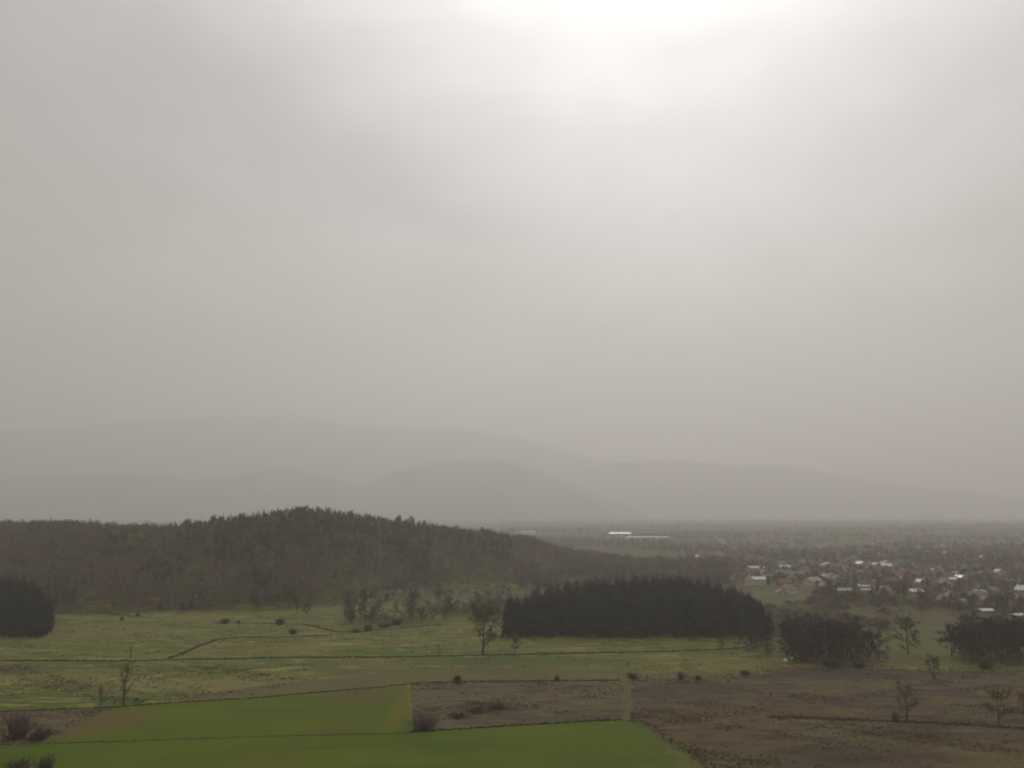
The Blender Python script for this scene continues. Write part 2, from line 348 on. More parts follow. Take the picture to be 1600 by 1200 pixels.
def t_lowdec(h, w, seed, n=55):
    random.seed(seed); t = TB(); t.tube((0, 0, -.5), (0, 0, h * .6), h * .015, h * .006, 3)
    for i in range(n):
        d = rv(-30, 85); r = random.random() ** .45; c = Vector((d.x * w * r, d.y * w * r, h * .6 + d.z * h * .38 * r)); up = (d + rv(-60, 90) * .9).normalized()
        t.sliver(c - up * random.uniform(.5, 1.1), c + up * random.uniform(.5, 1.1), random.uniform(.7, 1.3))
    return t.arr()
def t_lowcon(h, w, seed, n=56):
    random.seed(seed); t = TB(); t.tube((0, 0, -.5), (0, 0, h * .9), h * .014, .04, 3)
    for i in range(n):
        u = (i + random.random()) / n; z = h * (.2 + .8 * u); r = w * (1 - u) ** .75 * random.uniform(.7, 1.15) + .25; a = random.uniform(0, 6.283)
        t.kite((0, 0, z), (math.cos(a) * r, math.sin(a) * r, z - r * .35), r * .3 + .15)
    return t.arr()
def scatter(tmpls, X, Y, Z, S, SZ, which, mi):
    """one mesh out of many small plants: template index and material index per plant"""
    Vs, Ts, Ms, k = [], [], [], 0
    for t, (V, T) in enumerate(tmpls):
        ix = np.nonzero(which == t)[0]
        if not len(ix): continue
        a = rng.uniform(0, 6.283, len(ix)); c, s = np.cos(a), np.sin(a); v = np.empty((len(ix), len(V), 3), np.float32)
        v[:, :, 0] = (V[None, :, 0] * c[:, None] - V[None, :, 1] * s[:, None]) * S[ix, None] + X[ix, None]
        v[:, :, 1] = (V[None, :, 0] * s[:, None] + V[None, :, 1] * c[:, None]) * S[ix, None] + Y[ix, None]
        v[:, :, 2] = V[None, :, 2] * SZ[ix, None] + Z[ix, None]
        tt = T[None] + (np.arange(len(ix)) * len(V))[:, None, None] + k
        Vs.append(v.reshape(-1, 3)); Ts.append(tt.reshape(-1, 3)); Ms.append(np.repeat(mi[ix], len(T))); k += len(ix) * len(V)
    return np.vstack(Vs), np.vstack(Ts), np.concatenate(Ms)
def vnoise(x, y, sc, seed):
    return (np.sin(x * sc + seed) * np.cos(y * sc * 1.13 + seed * 2.1) + .6 * np.sin(x * sc * 2.3 + y * sc * 1.7 + seed * 3.3) + .4 * np.cos(x * sc * 4.1 - y * sc * 3.7 + seed)) / 2

def plant(name, x, y, z, meshes, label, catg, group, rz=None, s=1.0, sz=None):
    """a plant: an Empty at the foot, one child per part"""
    rz = random.uniform(0, 6.283) if rz is None else rz
    e = empty(name, x, y, z, rz, (s, s, sz if sz else s)); tag(e, label, catg, group)
    for nm, me in meshes: link(nm, me, e)
    return e

# ------------------------------------------------------------------ spruce groves
SPR = []
for k, (h, r) in enumerate([(24, 4.4), (25, 4.0), (23, 4.7), (26, 4.2)]):
    tr, cr = t_spruce(h, r, 100 + k); SPR.append([('trunk', mesh_np('spruce_trunk', *tr, [M['bark']])), ('crown', mesh_np('spruce_crown', *cr, [M['spruce']]))])
random.seed(5)
def poisson(inside, bounds, dmin, nmax, tries=9000):
    pts = []
    for _ in range(tries):
        p = (random.uniform(*bounds[0]), random.uniform(*bounds[1]))
        if inside(*p) and all((p[0] - a) ** 2 + (p[1] - b) ** 2 > dmin * dmin for a, b in pts):
            pts.append(p)
            if len(pts) >= nmax: break
    return pts
gx0, gx1 = G(792, 980)[0], G(1197, 988)[0]; gcx, grx = (gx0 + gx1) / 2, (gx1 - gx0) / 2
def in_grove(x, y):
    u = (x * 515 / y - gcx) / grx
    return abs(u) < 1 and 505 < y < 512 + 104 * (1 - .22 * max(0, u) ** 2 - .35 * max(0, -u)) * (1 - abs(u) ** 10)
top_px = [780, 790, 830, 880, 930, 1000, 1060, 1110, 1150, 1175, 1190, 1205]; top_py = [930, 924, 909, 903, 898, 894, 894, 900, 912, 926, 944, 962]
for x, y in poisson(in_grove, ((gx0 - 5, gx1 + 45), (500, 622)), 5.9, 248):
    px = 800 + x / y * F * 1.0126; d = (y - 505) / 95
    lim = CAMZ - (float(np.interp(px, top_px, top_py)) - 800) / F * y * .985
    h = min(random.uniform(23, 25.5) if d < .7 else 33, lim * random.uniform(.985, 1.02)); h = max(h, 11)
    plant('spruce_tree', x, y, 0, SPR[random.randrange(4)], 'dark green spruce packed in the oval grove in the middle of the meadow', 'tree', 'spruces of the oval grove', s=max(.85, h / 24.5 * random.uniform(1.0, 1.2)), sz=h / 24.5)
lx = G(105, 985)[0]
def in_left(x, y):
    e = x * 515 / y; return e < lx - 1 and 505 + max(0, (-e - 320)) * .1 < y < 606 - max(0, e + 300) * .8 and e > lx - 52
for x, y in poisson(in_left, ((-410, lx), (500, 610)), 5.7, 74):
    e = x * 515 / y; px = 800 + x / y * F * 1.0126; lim = CAMZ - (float(np.interp(px, [0, 30, 60, 85, 106], [882, 886, 899, 920, 956])) - 800) / F * y * .985
    h = max(10, min(random.uniform(22, 25) if y < 560 else 33, lim * random.uniform(.97, 1.03)))
    plant('spruce_tree', x, y, 0, SPR[random.randrange(4)], 'dark spruce packed in the grove cut off by the left edge', 'tree', 'spruces of the left grove', s=h / 24.5, sz=h / 24.5)

# ------------------------------------------------------------------ forest on the hill (one mass) and the pines standing out on its crest
PIN = []
for k in range(3):
    tr, cr = t_pine(15, 3.0, 140 + k) if k else t_spruce(15, 2.4, 140, 18, 7, False)
    V, T, mi = cat([(tr, 0), (cr, 1)]); PIN.append(mesh_np('crest_pine', V, T, [M['bark'], M['pine']], mi))
random.seed(21)
def crest_point(px):
    D = float(np.interp(px, dr_px, dr_v)) + random.uniform(-16, 6); x = (px - 800) / F / 1.0126 * D
    return x, D, float(hfun(x, D))
px = 268
k = 0
while px < 830:
    px += random.uniform(3.5, 9); x, y, z = crest_point(px); s = random.uniform(.62, 1.05)
    if random.random() < .12: s *= 1.2
    o = link('pine_tree', PIN[random.choice([0, 0, 1, 2])]); o.location = (x, y, z - .2); o.rotation_euler = (0, 0, random.uniform(0, 6.28)); o.scale = (s * 1.2, s * 1.2, s)
    where = 'on the left shoulder of the wooded hill crest' if px < 390 else 'on the top of the wooded hill crest' if px < 600 else 'on the right falling crest of the wooded hill'
    tag(o, 'small dark pine standing up ' + where, 'tree', 'pines ' + where)

LOWD = [t_lowdec(12.0, 5.4, 200, 62), t_lowdec(10.5, 5.8, 201, 62), t_lowdec(13.0, 4.8, 202, 62)]
LOWC = [t_lowcon(12.5, 3.4, 203, 66), t_lowcon(13.5, 3.0, 204, 66)]
LOW = LOWD + LOWC
WM = [M['woodbrown'], M['woodgrey'], M['woodolive'], M['woodfresh'], M['woodred'], M['woodpine']]
def wood_pick(X, Y, pcon):
    n = len(X); which = np.zeros(n, int); mi = np.zeros(n, int); con = rng.random(n) < pcon
    which[con] = rng.integers(3, 5, con.sum()); which[~con] = rng.integers(0, 3, (~con).sum())
    nz = 1.1 * vnoise(X, Y, .031, 3.1) + .4 * vnoise(X, Y, .09, 1.1); u = rng.random(n)
    nz = nz + rng.normal(0, .12, n)
    mi = np.where(nz > .62, np.where(u < .6, 3, 2), np.where(nz > .3, np.where(u < .75, 2, 0), np.where(nz > -.05, np.where(u < .85, 0, 4), np.where(nz > -.45, np.where(u < .8, 1, 0), np.where(u < .6, 4, 1)))))
    mi_old = np.where(nz > .35, np.where(u < .55, 2, np.where(u < .72, 3, 0)), np.where(nz > -.1, np.where(u < .6, 0, np.where(u < .9, 1, 4)), np.where(u < .5, 0, np.where(u < .75, 4, 1))))
    mi = np.where(con, 5, mi); return which, mi
def hill_forest():
    st = 5.9; gx, gy = np.meshgrid(np.arange(-900, 260, st), np.arange(600, 1260, st)); X = gx.ravel() + rng.uniform(-2.9, 2.9, gx.size); Y = gy.ravel() + rng.uniform(-2.9, 2.9, gx.size)
    p = 800 + X / Y * F * 1.0126; D0 = np.interp(p, d0_px, d0_v); Dr = np.interp(p, dr_px, dr_v)
    s = (Y - D0) / (Dr - D0)
    ok = (s > .005 + .05 * vnoise(X, Y, .03, 8)) & (Y < Dr + 14) & (p > -120) & (p < 1060)
    clear = (np.hypot((p - 555) / 55, (s - .12) / .13) < 1)
    clear |= (np.hypot((p - 760) / 60, (s - .03) / .2) < 1)
    clear |= (np.hypot((p - 160) / 26, (s - .56) / .045) < 1); clear |= (np.hypot((p - 330) / 32, (s - .52) / .05) < 1) & (rng.random(X.size) < .7)
    thin = rng.random(X.size) < np.interp(p, [780, 840, 900, 960, 1040], [0, .35, .55, .8, .97]) + .35 * (p > 800) * (vnoise(X, Y, .02, 3) > 0)
    X, Y, s, p = [a[ok & ~clear & ~thin] for a in (X, Y, s, p)]
    pcon = np.clip(.06 + .75 * np.clip((s - .35) / .35, 0, 1) * np.clip((p - 230) / 120, 0, 1) + .6 * (vnoise(X, Y, .033, 5) > .32), 0, .92)
    pcon = np.where(p > 800, .10, pcon)
    which, mi = wood_pick(X, Y, pcon); S = rng.uniform(.8, 1.2, len(X)); edge = np.clip(s / .06, .55, 1)
    V, T, m = scatter(LOW, X, Y, hfun(X, Y) - .3, S, S * edge * rng.uniform(.85, 1.08, len(X)), which, mi)
    tag(link('forest', mesh_np('forest', V, T, WM, m)), 'brown and dark green spring forest covering the long hill on the left', 'forest', kind='stuff')
    print('hill trees', len(X))
hill_forest()
def far_woods():
    n = 19000; D = np.exp(rng.uniform(math.log(1050), math.log(9500), n)); p = rng.uniform(780, 1680, n); X = (p - 800) / F * D; Y = D
    dens = vnoise(X, Y, .0045, 1.3) + .5 * vnoise(X, Y, .013, 4.4); ok = dens > np.where(Y < 1500, -.15, -.05)
    ok &= hfun(X, Y) < 200
    X, Y = X[ok], Y[ok]
    which, mi = wood_pick(X, Y, np.full(len(X), .22)); S = rng.uniform(.8, 1.4, len(X)) * np.clip(Y / 1700, 1, 2.2)
    lowf = [t_lowdec(11, 4.6, 230, 20), t_lowdec(10, 5, 231, 20), t_lowdec(12, 4, 232, 20), t_lowcon(13, 2.6, 233, 20), t_lowcon(14, 2.4, 234, 20)]
    V, T, m = scatter(lowf, X, Y, hfun(X, Y) - .3, S, np.minimum(S, 1.3), which, mi)
    tag(link('far_woods', mesh_np('far_woods', V, T, WM, m)), 'hazy brown woods spread over the plain beyond the village', 'woods', kind='stuff')
far_woods()
def near_woods():
    n = 9000; D = rng.uniform(690, 1300, n); p = rng.uniform(660, 1130, n); X = (p - 800) / F * D; Y = D
    lim = np.interp(p, [660, 760, 800, 1000, 1100, 1215], [950, 900, 790, 760, 800, 900])
    ok = (Y > lim) & (vnoise(X, Y, .02, 2.7) + rng.normal(0, .15, n) > .12) & (hfun(X, Y) < 6); X, Y = X[ok], Y[ok]
    p = p[ok]; clear = (np.abs(p - 770) < 40) & (Y < 900); X, Y = X[~clear], Y[~clear]
    which, mi = wood_pick(X, Y, np.full(len(X), .12)); S = rng.uniform(.6, 1.05, len(X))
    V, T, m = scatter(LOW, X, Y, hfun(X, Y) - .3, S, S, which, mi)
    tag(link('woods', mesh_np('woods', V, T, WM, m)), 'brown bare woods behind the spruce grove at the tip of the hill', 'woods', kind='stuff')
near_woods()
def foot_scrub():
    n = 1500; px = rng.uniform(450, 810, n); py = rng.uniform(906, 974, n); P = np.array([G(a, b) for a, b in zip(px, py)]); X, Y = P[:, 0], P[:, 1]
    ok = (vnoise(X, Y, .035, 9.1) + rng.normal(0, .2, n) > .0) & ~((px < 540) & (py > 955)); X, Y = X[ok], Y[ok]
    which, mi = wood_pick(X, Y, np.full(len(X), .02)); which = np.minimum(which, 2); mi = np.where(rng.random(len(X)) < .3, 3, mi); S = rng.uniform(.25, .6, len(X))
    V, T, m = scatter(LOW, X, Y, hfun(X, Y) - .2, S * 1.25, S * .8, which, mi)
    tag(link('brushwood', mesh_np('brushwood', V, T, WM, m)), 'brown and pale green brushwood on the rough ground under the hill', 'scrub', kind='stuff')
foot_scrub()
def fresh():
    P = []
    for cx, cy, rx, ry, n in ((757, 908, 44, 24, 110), (545, 905, 38, 20, 60), (735, 955, 50, 14, 40), (500, 945, 40, 12, 30), (660, 925, 40, 18, 25)):
        a = rng.uniform(0, 6.283, n); r = np.sqrt(rng.random(n)); P += [G(cx + rx * q * math.cos(t), cy + ry * q * math.sin(t)) for q, t in zip(r, a)]
    pp = np.concatenate([rng.normal(555, 30, 170), rng.normal(760, 34, 210)]); ss = np.concatenate([rng.uniform(-.02, .27, 170), rng.uniform(-.05, .24, 210)])
    d0 = np.interp(pp, d0_px, d0_v); dd = d0 + ss * (np.interp(pp, dr_px, dr_v) - d0); P = np.vstack([np.array(P), np.column_stack([(pp - 800) / F / 1.0126 * dd, dd])])
    P = np.array(P); X, Y = P[:, 0], P[:, 1]; which = rng.integers(0, 3, len(X)); mi = rng.choice([3, 3, 3, 2, 2, 0, 4], len(X)); S = rng.uniform(.35, .8, len(X))
    V, T, m = scatter(LOW, X, Y, hfun(X, Y) - .2, S, S * .85, which, mi)
    tag(link('budding_thicket', mesh_np('budding_thicket', V, T, WM, m)), 'pale green budding thickets in the clearings below the wooded hill', 'thicket', kind='stuff')
fresh()

# ------------------------------------------------------------------ mountains
def mountain(name, prof, D, depth, label, amp, seed):
    px = np.array([p[0] for p in prof], float); py = np.array([p[1] for p in prof], float)
    us = np.arange(px[0], px[-1] + 1, 3.0); n = len(us); top = np.interp(us, px, py)
    kern = np.hanning(15); kern /= kern.sum(); top = np.convolve(np.pad(top, 7, mode='edge'), kern, 'valid')
    rows = 26; V = []
    xs = np.zeros(n); zs = np.zeros(n)
    for i, (u, t) in enumerate(zip(us, top)): xs[i], zs[i] = at_dist(u, t, D)
    for j in range(rows):
        v = j / (rows - 1) * 2 - 1; y = D + v * depth; f = (1 - abs(v)) ** 1.15
        rough = 1 + (.16 * np.sin(xs * .0031 + seed + 2 * v) * np.sin(v * 5 + xs * .0012) + .07 * np.sin(xs * .009 + v * 9 + seed)) * min(1, abs(v) * 3)
        x = xs * (y / D) if v < 0 else xs; z = np.maximum(zs, 3) * f * rough - 4
        if abs(v) < .02: z = z + amp * (np.sin(xs * .02 + seed) + .7 * np.sin(xs * .053) + .5 * np.sin(xs * .11 + 1))
        V.append(np.column_stack([x, np.full(n, y), z]))
    V = np.vstack(V); i = np.arange(rows - 1)[:, None] * n; j = np.arange(n - 1)[None]
    Q = np.stack([i + j, i + j + 1, i + n + j + 1, i + n + j], -1).reshape(-1, 4)
    T = np.concatenate([Q[:, [0, 1, 2]], Q[:, [0, 2, 3]]])
    tag(link(name, mesh_np(name, V, T, [M['mount']], smooth=True)), label, 'hills', kind='structure')
mountain('mountains', [(-300, 690), (-120, 668), (0, 664), (130, 659), (230, 648), (320, 644), (400, 642), (470, 645), (530, 654), (600, 660), (680, 664), (760, 670), (830, 684), (900, 704), (1000, 730), (1120, 762), (1260, 800)],
         14500, 2800, 'highest faint mountain ridge almost lost in the haze', 3, 1.0)
mountain('hills', [(-350, 770), (-150, 752), (0, 746), (60, 738), (150, 734), (230, 738), (290, 748), (340, 742), (420, 730), (480, 734), (540, 748), (620, 790), (640, 800)], 10200, 1900, 'low hazy hills at the left below the high ridge', 3, 2.0)
mountain('hills', [(500, 800), (560, 758), (620, 734), (690, 715), (735, 710), (790, 715), (840, 730), (900, 757), (960, 782), (1010, 800)], 10000, 1900, 'rounded hazy hill in the middle of the far range', 3, 3.0)
mountain('hills', [(820, 800), (880, 745), (940, 722), (1040, 712), (1100, 718), (1170, 726), (1215, 723), (1280, 732), (1350, 746), (1430, 757), (1520, 768), (1620, 778), (1720, 786), (1800, 800)], 12800, 2300, 'long hazy hill fading out to the right', 3, 4.0)

# ------------------------------------------------------------------ bare and leafy trees
def bare_set(h, sp, seed, twig='twig', bark='bark', **kw):
    tr, cr, lf = t_bare(h, sp, seed, **kw); out = [('trunk', mesh_np('tree_trunk', *tr, [M[bark]])), ('crown', mesh_np('tree_crown', *cr, [M[twig]]))]
    if lf is not None: out.append(('foliage', mesh_np('tree_foliage', *lf, [M[kw.get('lm', 'leaf')]]))) if False else out.append(('foliage', mesh_np('tree_foliage', *lf, [M['leaf']])))
    return out
BARE = [bare_set(18, .34, 300, tw=.24, nl=14, nb=7, nt=7, el=(-18, 55), z0=.12), bare_set(17, .38, 301, tw=.24, nl=14, nb=7, nt=7, el=(-18, 55), z0=.10), bare_set(19, .32, 302, tw=.22, bark='birchbark', nl=14, nb=7, nt=7, el=(-12, 55), z0=.15), bare_set(16, .37, 303, 'twigred', tw=.22, nl=14, nb=7, nt=7, el=(-18, 55), z0=.08)]
GREENISH = [bare_set(13, .33, 310, 'twiggreen', tw=.13, leaves=260, leafr=.3), bare_set(12, .36, 311, 'twiggreen', tw=.13, leaves=200, leafr=.3)]
def copse(region, n, dmin, label, group, hmul=(.85, 1.1), sets=BARE, foot=None):
    (a, b), (c, d) = region
    y1 = G(800, d)[1]; y0 = y1 + 34; xa, xb = G(a, d)[0], G(b, d)[0]
    def ins(x, y):
        u = (x - (xa + xb) / 2) / ((xb - xa) / 2); return abs(u) < 1 and y < y0 - 12 * u * u
    for x, y in poisson(ins, ((xa, xb), (y1, y0)), dmin, n):
        plant('bare_tree', x, y, 0, sets[random.randrange(len(sets))], label, 'tree', group, s=random.uniform(*hmul))
random.seed(31)
copse(((1243, 1384), (965, 1036)), 36, 3.8, 'dark bare tree crowded in the copse beside the two white bales', 'bare trees of the middle copse', (.74, 1.1))
copse(((1518, 1680), (965, 1038)), 36, 4.0, 'dark bare tree crowded in the copse at the right edge', 'bare trees of the right copse', (.74, 1.1))
copse(((1172, 1208), (985, 1021)), 6, 3.4, 'dark bare tree at the right end of the spruce grove', 'bare trees by the spruce grove', (.45, .6))

def single(name, px, py, top, meshes, h0, label, catg, group=None, wide=1.0, rz=None):
    x, y = G(px, py); h = (py - top) / F * math.hypot(y, CAMZ) * 1.0
    return plant(name, x, y, 0, meshes, label, catg, group, s=h / h0 * wide, sz=h / h0, rz=rz)
LONE = bare_set(20, .50, 401, 'twiggreen', nl=14, tw=.15, leaves=1300, leafr=.55, z0=.14, nb=7, nt=7, el=(-15, 60), leafside=True, thick=1.5)
single('broadleaf_tree', 755, 1023, 960, LONE, 20, 'tall lone tree with yellow green leaves standing in the meadow before the grove', 'tree', rz=.2, wide=.92)
TH = [bare_set(13, .3, 410, 'twigbrown', tw=.16, nl=11, nb=5, nt=6, el=(25, 75), thick=1.4, z0=.12), bare_set(10, .42, 411, 'twigbrown', tw=.16, nl=11, nb=6, nt=6, el=(-10, 60), thick=1.3, z0=.1), bare_set(10, .42, 412, 'twiggreen', tw=.16, nl=11, nb=6, nt=6, el=(-10, 60), z0=.1, leaves=200, leafr=.3)]
MT = 'trees standing alone in the fields'
single('bare_tree', 193, 1101, 1046, TH[0], 13, 'thin bare tree with upright branches above the crop field at the left', 'tree', MT, .9)
single('bare_tree', 156, 1102, 1076, TH[0], 13, 'smaller sapling just left of the thin bare tree above the crop', 'tree', MT, 1.1)
single('bare_tree', 203, 1034, 1012, TH[0], 13, 'tiny thin sapling on the long dark ditch at the left', 'tree', MT, .6)
single('bare_tree', 685, 1024, 1009, TH[0], 13, 'tiny bare sapling on the ditch left of the lone leafy tree', 'tree', MT, .7)
single('bare_tree', 805, 1021, 1000, TH[2], 10, 'small budding tree just right of the lone leafy tree', 'tree', MT, .9)
single('bare_tree', 1128, 1020, 997, TH[1], 10, 'small dark tree alone before the right half of the spruce grove', 'tree', MT)
single('bare_tree', 1150, 1019, 1004, TH[2], 10, 'tiny budding tree beside the small dark tree before the grove', 'tree', MT)
single('bare_tree', 1418, 1022, 970, BARE[1], 17, 'bushy bare tree alone between the two dark copses', 'tree', MT, 1.05)
single('bare_tree', 1460, 1062, 1030, BARE[3], 16, 'low dense bare tree at the far edge of the large fallow field', 'tree', MT, 1.2)
single('bare_tree', 1418, 1127, 1078, TH[1], 10, 'crooked bare tree on the dark ditch in the large fallow field', 'tree', MT, 1.05)
single('budding_tree', 1561, 1133, 1084, TH[2], 10, 'yellowish budding tree on the ditch near the right edge', 'tree', MT, .95)
single('budding_tree', 1602, 1128, 1090, TH[1], 10, 'bare tree cut by the right edge at the end of the ditch', 'tree', MT, .95)
BU = []
for k, (h, w, tw_, lv, tm) in enumerate([(4, 4.5, .12, 0, 'twigbrown'), (3, 3.4, .12, .5, 'twiggreen'), (2, 3, .1, 0, 'twigred'), (3, 3.2, .12, .8, 'leafdark')]):
    st, cr, lf = t_bush(h, w, 500 + k, 95, tw_ * .85, lv)
    s_ = [('stems', mesh_np('bush_stems', *st, [M['bark']])), ('crown', mesh_np('bush_crown', *cr, [M[tm]]))]
    if lf is not None: s_.append(('foliage', mesh_np('bush_foliage', *lf, [M['leafdark' if k == 3 else 'leaf']])))
    BU.append((s_, h))
BG = 'bushes dotted over the meadow'
def bush(px, py, top, k, label, wide=1.0):
    top = py - (py - top) * .88; wide *= .95
    single('bush', px, py, top, BU[k][0], BU[k][1], label, 'bush', BG, wide)
bush(28, 1153, 1108, 0, 'big round bare bush beside the small fallow patch at the lower left', 1.0)
bush(58, 1156, 1138, 2, 'low reddish brushwood just right of the big bare bush', 1.6)
bush(70, 1206, 1178, 0, 'bare bush at the bottom edge near the left corner', 1.0)
bush(24, 1206, 1184, 2, 'reddish low bush in the bottom left corner', 1.2)
bush(715, 1068, 1055, 3, 'small round dark green bush on the border above the brown strip', .95)
bush(870, 1064, 1055, 1, 'tiny bush on the border of the brown strip left of the path', .9)
bush(990, 1060, 1049, 2, 'low brown bush at the top end of the grassy path', 1.3)
bush(1064, 1062, 1047, 0, 'dark bush on the far border of the large fallow field', .9)
bush(1090, 1063, 1054, 1, 'small bush right beside the dark bush on the fallow border', 1.1)
bush(1165, 1055, 1045, 2, 'low bush on the fallow border before the end of the grove', 1.1)
bush(1400, 1127, 1109, 0, 'low dark bush at the foot of the crooked bare tree', .8)
bush(352, 974, 966, 3, 'dark low bush at the left end of the upper meadow ditch', 2.0)
bush(372, 974, 967, 0, 'small bare bush beside the dark low bush on upper ditch', 1.0)
bush(191, 969, 964, 3, 'tiny dark round shrub alone high in the left meadow', 1.2)
bush(437, 976, 966, 3, 'rounded green shrub on the upper ditch in the left meadow', 1.5)
bush(458, 991, 980, 2, 'reddish shrub standing alone below the upper ditch', 1.0)
bush(215, 963, 956, 0, 'bare shrub at the end of the short ditch under the forest', 1.2)
bush(620, 976, 962, 0, 'dark bare bush at the right end of the brushy bank', 1.7)
bush(600, 980, 971, 2, 'low reddish bush on the brushy bank in the meadow', 2.0)
bush(555, 988, 980, 0, 'low dark bush at the left end of the brushy bank', 2.2)
bush(575, 985, 975, 1, 'green tinged bush in the middle of the brushy bank', 1.6)
bush(1475, 1002, 994, 2, 'flat heap of brown brush left of the right copse', 2.6)
bush(1492, 1001, 993, 2, 'brown brush heap touching the right copse', 2.4)
bush(663, 1138, 1117, 0, 'dense dark bramble thicket in the corner of the brown strip', 2.4)
bush(716, 1120, 1112, 2, 'low bramble patch right of the dark thicket in the brown strip', 3.0)
bush(745, 1111, 1101, 0, 'long dark bramble patch in the middle of the brown strip', 3.4)
bush(775, 1106, 1096, 0, 'dark bramble patch at the right end of the brown strip thickets', 3.4)
bush(1540, 1045, 1030, 1, 'greenish bush in front of the right copse', 1.4)
bush(1300, 1042, 1030, 2, 'low brown bush at the foot of the middle copse', 2.0)
bush(1340, 1043, 1032, 2, 'reddish bush at the right foot of the middle copse', 1.8)

# brushy slope at the foot of the hill
random.seed(41)
BK = 'trees on the brushy ground under the hill'
n = 0
for i in range(70):
    px = random.uniform(455, 800); py = random.uniform(925, 975)
    if py > 968 and px < 530: continue
    x, y = G(px, py); z = float(hfun(x, y))
    kind = random.random()
    if (690 < px < 800 and kind < .6) or kind < .22:
        plant('budding_tree', x, y, z, GREENISH[random.randrange(2)], 'pale green budding tree on the brushy ground left of the spruce grove', 'tree', BK, s=random.uniform(.5, .85))
    else:
        plant('bare_tree', x, y, z, BARE[random.choice([0, 1, 3, 3])], 'brown bare tree on the brushy ground under the wooded hill', 'tree', BK, s=random.uniform(.4, .75))
for px, py, top, k, lab in [(570, 972, 925, 3, 'tallest reddish bare tree behind the brushy bank'), (548, 968, 940, 1, 'grey bare tree left of the tallest reddish tree'), (645, 962, 928, 3, 'brown bare tree above the right end of the brushy bank'), (520, 905, 880, 0, 'dark tree on the green clearing below the hill')]:
    single('bare_tree', px, py, top, BARE[k], 17, lab, 'tree', BK)

# ------------------------------------------------------------------ undergrowth, tufts and ditches
def tuft(h, w, n, seed):
    random.seed(seed); t = TB()
    for i in range(n):
        b = Vector((random.uniform(-w, w), random.uniform(-w, w), -.02)); t.sliver(b, b + rv(40, 88) * h * random.uniform(.6, 1.1), .22)
    return t.arr()
TUF = [tuft(.6, .35, 7, 600), tuft(.9, .4, 8, 601), tuft(.4, .5, 7, 602)]
def polyline_pts(pix, per_m, width):
    P = [np.array(G(*p)) for p in pix]; out = []
    for a, b in zip(P[:-1], P[1:]):
        d = np.linalg.norm(b - a); k = max(1, int(d * per_m)); t = rng.random(k)[:, None]; nn = np.array([-(b - a)[1], (b - a)[0]]) / max(d, 1e-6)
        out.append(a + (b - a) * t + nn * rng.normal(0, width / 2.2, k)[:, None])
    return np.vstack(out)
def ditch(pix, w, label, per_m=2.2, tall=1.0):
    P = [Vector(G(*p)) for p in pix]; fine = []
    for a, b in zip(P[:-1], P[1:]):
        k = max(1, int((b - a).length / 6))
        fine += [a.lerp(b, i / k) for i in range(k)]
    fine.append(P[-1]); L = []; Rr = []
    for i, p in enumerate(fine):
        d = (fine[min(i + 1, len(fine) - 1)] - fine[max(i - 1, 0)]).normalized(); nn = Vector((-d.y, d.x)); j = Vector((0, wob(i * 6, .25, .35)))
        L.append(p + j + nn * w * random.uniform(.35, .65)); Rr.append(p + j - nn * w * random.uniform(.35, .65))
    V = [(p.x, p.y, .044) for p in L] + [(p.x, p.y, .044) for p in Rr]; n = len(fine)
    me = bpy.data.meshes.new('ditch'); me.from_pydata(V, [], [(i, n + i, n + i + 1, i + 1) for i in range(n - 1)]); me.materials.append(M['ditchgrass']); me.update()
    tag(link('ditch', me), label, 'ditch', kind='structure')
    Q = polyline_pts(pix, per_m, w * 1.1); return Q, np.full(len(Q), tall)
DL = [([(-60, 1033), (60, 1032), (200, 1033), (270, 1031), (420, 1028), (520, 1027), (600, 1027), (700, 1025), (755, 1024), (830, 1022), (1000, 1019), (1130, 1015), (1215, 1008)], 2.0, 'long dark ditch crossing the meadow past the lone tree', 2.6, 1.0),
      ([(262, 1029), (285, 1021), (310, 1010), (340, 999), (370, 996), (430, 996), (520, 993)], 2.2, 'dark ditch branching uphill across the left meadow', 2.0, .9),
      ([(-60, 1115), (80, 1109), (180, 1105), (260, 1098.5), (400, 1090.5), (500, 1081.5), (600, 1073.5), (660, 1066.5), (760, 1065), (970, 1063)], 1.0, 'thin dark border line above the crop field', 2.6, .8),
      ([(-60, 1166), (100, 1161), (200, 1158), (400, 1151), (640, 1146)], .55, 'faint dark line running through the green crop field', 1.0, .5),
      ([(640, 1144), (700, 1140.5), (800, 1134), (900, 1128), (972, 1124)], 1.1, 'dark border between the brown strip and the green crop', 2.8, .9),
      ([(1200, 1121), (1260, 1122), (1400, 1127), (1500, 1132), (1660, 1142)], 2.4, 'dark ditch through the large fallow field at the right', 3.2, .9),
      ([(108, 948), (150, 955), (185, 961), (222, 963)], 2.2, 'short dark ditch below the forest edge at the left', 1.6, 1.0),
      ([(335, 973), (420, 974), (480, 976), (530, 988), (570, 987), (640, 980), (700, 975)], 2.0, 'upper ditch running to the brushy bank', 2.0, .9)]
Qs = [ditch(d[0], d[1], d[2], d[3] * 2, d[4] * .7) for d in DL]
Q = np.vstack([q for q, _ in Qs]); H = np.concatenate([h for _, h in Qs])
V, T, m = scatter(TUF, Q[:, 0], Q[:, 1], np.zeros(len(Q)), rng.uniform(.7, 1.4, len(Q)), H * rng.uniform(.5, 1.4, len(Q)), rng.integers(0, 3, len(Q)), np.where(rng.random(len(Q)) < .75, 0, 1))
tag(link('undergrowth', mesh_np('undergrowth', V, T, [M['weeds'], M['brownweeds']], m)), 'dark weeds growing along the ditches and field borders', 'weeds', kind='stuff')
